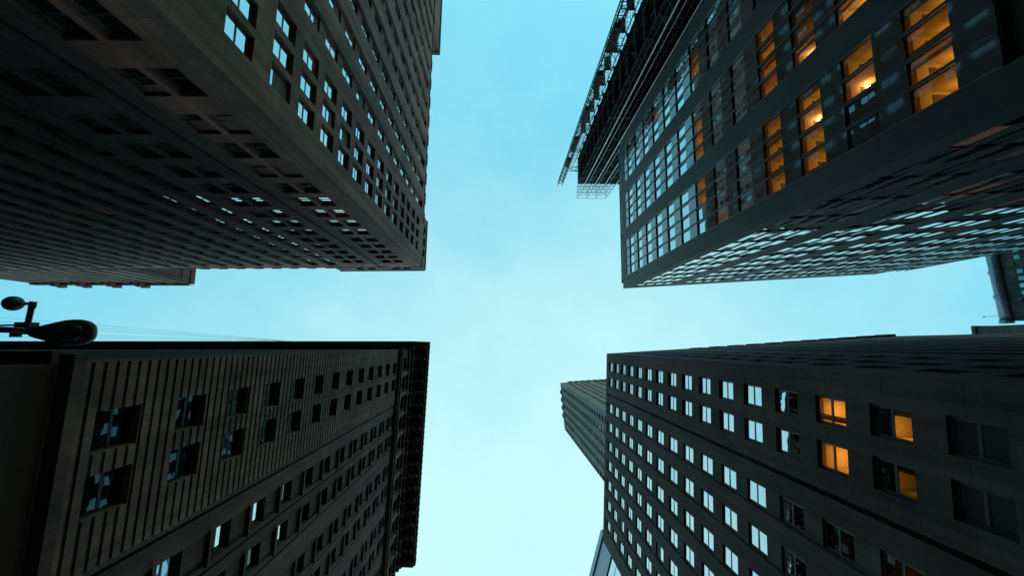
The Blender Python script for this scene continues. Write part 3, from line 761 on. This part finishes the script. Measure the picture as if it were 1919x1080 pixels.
    while h < 96:
        z = h + EYE; q = 1.0
        for y in (y0, y1):
            tube(bm, [(x0, y, z), (x1, y, z)], .035, 4, False); tube(bm, [((x0, x1)[k % 2], y, z), ((x1, x0)[k % 2], y, z + q)], .035, 4, False)
        for x in (x0, x1):
            tube(bm, [(x, y0, z), (x, y1, z)], .035, 4, False); tube(bm, [(x, (y0, y1)[k % 2], z), (x, (y1, y0)[k % 2], z + q)], .035, 4, False)
        h += q; k += 1
    obj('lattice', bm, M['mast'], m)
    for h0, h1 in ((34, 38), (46, 50.5), (55, 58.5), (64, 68), (74, 79), (83, 86)):
        bm = bmesh.new(); lbox(bm, x0 + .12, x1 - .12, y0 + .05, y1 - .05, h0 + EYE, h1 + EYE); obj('panel', bm, M['mast'], m)
    for h in (40, 50, 61, 70, 79, 88):
        bm = bmesh.new(); z = h + EYE
        tube(bm, [(x1, -38.2, z), (17.5, -38.8, z)], .07, 5); tube(bm, [(x1, -37.7, z), (17.5, -37.3, z)], .07, 5); tube(bm, [(x1, -38.2, z), (17.5, -37.4, z + .4)], .05, 5); tube(bm, [(16, -38.5, z), (16, -37.5, z)], .05, 5)
        obj('tie_arm', bm, M['mast'], m)
unfinished()

# ------------------------------------------------------------------ far buildings
def glass_block():
    K = 80.0 / 75; P = Vector((16.71 * K, 29.95 * K + .3)); Q = Vector((14.49 * K, 37.28 * K + .3)); t = (Q - P).normalized()
    V = Frame(P, t); H = 80.0; Lv = 34.0
    b = thing('glass_block', 'sloping glass front in blue metal framing beyond the far end of the brown tower', 'building', (P.x, P.y, 0))
    bm = bmesh.new(); rows = [(1.0 + 6 * k, 6.6 + 6 * k) for k in range(12)]; cols = [(.6 + 4.6 * k, 4.8 + 4.6 * k) for k in range(7)]
    rr = [(h0, h1) for h0, h1 in rows]
    relief(bm, V, breaks(0, Lv, cols), breaks(-EYE, H, rr + [(H - 1.6, H)]), lambda u, h: -.2 if h > H - 1.6 else (.25 if any(a < h < c for a, c in rr) and any(a < u < c for a, c in cols) else 0))
    e = V.p(Lv, 0, 0); o = V.p(0, 0, 0)
    for p, q in (((o.x, o.y), (o.x + 25, o.y)), ((o.x + 25, o.y), (e.x + 25, e.y)), ((e.x + 25, e.y), (e.x, e.y))):
        quad(bm, (p[0], p[1], 0), (q[0], q[1], 0), (q[0], q[1], H + EYE), (p[0], p[1], H + EYE))
    obj('wall', bm, M['pipe'], b)
    bm = bmesh.new(); quad(bm, (o.x, o.y, H + EYE - .05), (o.x + 25, o.y, H + EYE - .05), (e.x + 25, e.y, H + EYE - .05), (e.x, e.y, H + EYE - .05)); obj('roof', bm, M['roofing'], b)
    set_windows(b, [dict(fr=V, u=a + .02, d=.12, h=x + .02, w=c - a - .04, ht=5.56, mat=M['pane_b'], transom=.5) for a, c in cols for x, y in rows])
glass_block()
def end_tower():
    H = 150.0; P = Vector((179.2, -40.0)); Q = Vector((181.4, -8.8)); t = (Q - P).normalized(); V = Frame(P, t); Lv = (Q - P).length
    b = thing('end_tower', 'dark tower closing the side street with teal windows and a rounded silver parapet', 'tower', (P.x, P.y, 0))
    bm = bmesh.new(); cols = [(1.0 + 2.5 * k, 2.6 + 2.5 * k) for k in range(12)]; rows = [(60 + 3.7 * k, 61.9 + 3.7 * k) for k in range(23)]
    relief(bm, V, breaks(0, Lv, cols), breaks(-EYE, H, rows), lambda u, h: .3 if any(a < h < c for a, c in rows) and any(a < u < c for a, c in cols) else 0)
    a, c = V.p(0, 0, 0), V.p(Lv, 0, 0)
    for p, q in (((a.x, a.y), (a.x + 30, a.y)), ((a.x + 30, a.y), (c.x + 30, c.y)), ((c.x + 30, c.y), (c.x, c.y))):
        quad(bm, (p[0], p[1], 0), (q[0], q[1], 0), (q[0], q[1], H + EYE), (p[0], p[1], H + EYE))
    obj('wall', bm, M['netting'], b)
    bm = bmesh.new(); quad(bm, (a.x, a.y, H + EYE), (a.x + 30, a.y, H + EYE), (c.x + 30, c.y, H + EYE), (c.x, c.y, H + EYE)); obj('roof', bm, M['roofing'], b)
    items = []
    for i, (x, y) in enumerate(cols):
        if i % 5 == 4: continue
        for r0, r1 in rows: items.append(dict(fr=V, u=x, d=.16, h=r0, w=1.6, ht=1.9, mat=M['teal'] if rnd.random() < .75 else M['pane_dull'], transom=0, side=.12))
    set_windows(b, items)
    bm = bmesh.new(); tube(bm, [V.p(-1, -.6, H - 1.2), V.p(Lv, -.6, H - 1.2)], 1.7, 14); 
    for k in range(4): tube(bm, [V.p(4 + 9 * k, -.6, H - 1.2), V.p(5.2 + 9 * k, -.6, H - 1.2)], 2.0, 14)
    obj('parapet', bm, M['pipe'], b, True)
    bm = bmesh.new(); tube(bm, [V.p(Lv - 2, -3, H - 1), V.p(Lv - 2, -6, H + 1)], .07, 5); bmesh.ops.create_uvsphere(bm, u_segments=8, v_segments=6, radius=.28, matrix=Matrix.Translation(V.p(Lv - 2, -6, H + 1))); obj('antenna', bm, M['mast'], b)
end_tower()
def low_block():
    P = (75.0, -3.0); H = 66.5; Nf = Frame(P, (1, 0), (80, -20)); Vf = Frame(P, (0, 1))
    b = thing('panelled_block', 'low grey panelled block peeping over the far end of the brown tower', 'building', (P[0], P[1], 0))
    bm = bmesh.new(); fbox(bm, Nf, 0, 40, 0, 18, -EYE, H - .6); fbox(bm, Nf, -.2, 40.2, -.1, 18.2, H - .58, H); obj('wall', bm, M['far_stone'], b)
    for u0, u1, m in ((5.8, 8.4, 'teal'), (14.5, 17.0, 'pane_dull'), (23, 25.5, 'teal')):
        bm = bmesh.new(); fbox(bm, Nf, u0, u1, -.12, -.01, H - 4.2, H - .6); obj('window', bm, M[m], b)
low_block()

# ------------------------------------------------------------------ street lamp with camera, and the wires
def unp(px, py, h):
    d = RM @ Vector(((px - CX) / F, (CY - py) / F, -1)); d *= h / d.z
    return Vector((d.x, d.y, h + EYE))
def street_lamp():
    pole = Vector((-10.9, -.25, 0)); top = 7.9 + EYE
    b = thing('street_lamp', 'black cobra head street lamp with round camera bracket on its arm beside the masonry building', 'street lamp', pole)
    def add(name, bm, m, sm=False, par=b):
        o = obj(name, bm, m, None, sm); o.parent = par; o.matrix_parent_inverse = Matrix.Translation(-pole); return o
    bm = bmesh.new(); tube(bm, [pole, pole + Vector((0, 0, 1.0)), pole + Vector((0, 0, 1.01)), pole + Vector((0, 0, top - .5))], [.17, .15, .10, .07], 12); lbox(bm, pole.x - .25, pole.x + .25, pole.y - .25, pole.y + .25, 0, .12); add('pole', bm, M['lamp_body'], True)
    bm = bmesh.new(); tube(bm, [(pole.x, pole.y, top - .7), (pole.x + .35, pole.y, top - .22), (pole.x + .9, pole.y, top - .04), (-9.2, -.29, top), (-8.55, -.27, top)], .055, 10); add('arm', bm, M['lamp_body'], True)
    # cobra head: outline in plan swept over a shallow shell
    h = 8.0
    prof = [(-8.58, .07, .07), (-8.5, .10, .09), (-8.25, .165, .13), (-8.0, .225, .17), (-7.85, .24, .185), (-7.7, .24, .18), (-7.57, .215, .16), (-7.49, .165, .12), (-7.46, .09, .06)]
    cy = -.235; bm = bmesh.new(); rings = []
    for x, hw, th in prof:
        ring = []
        for k in range(16):
            a = k * math.pi / 8; c, s_ = math.cos(a), math.sin(a)
            z = h + EYE + .02 + (th * s_ if s_ > 0 else th * .55 * s_)
            ring.append(bm.verts.new((x, cy + hw * (abs(c) ** .8) * (1 if c >= 0 else -1), z)))
        rings.append(ring)
    for q, r_ in zip(rings, rings[1:]):
        for k in range(16): bm.faces.new((q[k], q[(k + 1) % 16], r_[(k + 1) % 16], r_[k]))
    bm.faces.new(rings[0]); bm.faces.new(rings[-1]); hd = add('lamp_head', bm, M['lamp_body'], True)
    bm = bmesh.new(); bmesh.ops.create_uvsphere(bm, u_segments=16, v_segments=10, radius=1, matrix=Matrix.Translation((-7.82, cy, h + EYE - .05)) @ Matrix.Diagonal((.27, .165, .08, 1))); add('lens', bm, M['lens'], True, b)
    # clamp, L bracket and round camera
    bm = bmesh.new(); lbox(bm, -8.78, -8.52, -.42, -.2, h + EYE - .08, h + EYE + .1); lbox(bm, -8.86, -8.76, -.25, -.15, h + EYE - .06, h + EYE + .06)
    tube(bm, [(-8.63, -.36, h + EYE), (-8.60, -.72, h + EYE)], .045, 10); tube(bm, [(-8.595, -.68, h + EYE), (-8.585, -.80, h + EYE)], .055, 10)
    add('bracket', bm, M['lamp_body'], False)
    bm = bmesh.new(); tube(bm, [(-8.58, -.765, h + EYE), (-8.78, -.755, h + EYE)], .028, 8); add('stub', bm, M['pale_metal'], True)
    bm = bmesh.new(); bmesh.ops.create_uvsphere(bm, u_segments=20, v_segments=12, radius=1, matrix=Matrix.Translation((-8.94, -.765, h + EYE)) @ Matrix.Diagonal((.16, .135, .14, 1))); add('camera_dome', bm, M['lamp_body'], True)
    bm = bmesh.new(); tube(bm, [(-8.72, -.33, h + EYE), (-8.85, -.37, h + EYE), (-9.1, -.36, h + EYE - .02), (-9.6, -.27, h + EYE - .06)], .018, 6); add('cable', bm, M['lamp_body'], True)
street_lamp()
lab = ['topmost of the five thin wires over the side street, clear of the lamp head', 'second thin wire from the top, crossing just over the lamp head',
       'middle of the five thin wires, running into the lamp head', 'second lowest thin wire, just under the lamp arm', 'lowest thin wire, closest to the cornice edge']
for i, (ya, xb) in enumerate(((596, 545), (603, 535), (610, 530), (624, 525), (631, 500))):
    A = unp(-260, ya - (640 - ya) * .5, 72); B = unp(xb, 639.5, 74.6); bm = bmesh.new()
    pts = [A.lerp(B, k / 12) - Vector((0, 0, .9 * math.sin(math.pi * k / 12))) for k in range(13)]
    tube(bm, pts, .016, 5); o = obj('overhead_wire', bm, M['mast']); o['label'] = lab[i]; o['category'] = 'wire'; o['group'] = 'wires over the side street'
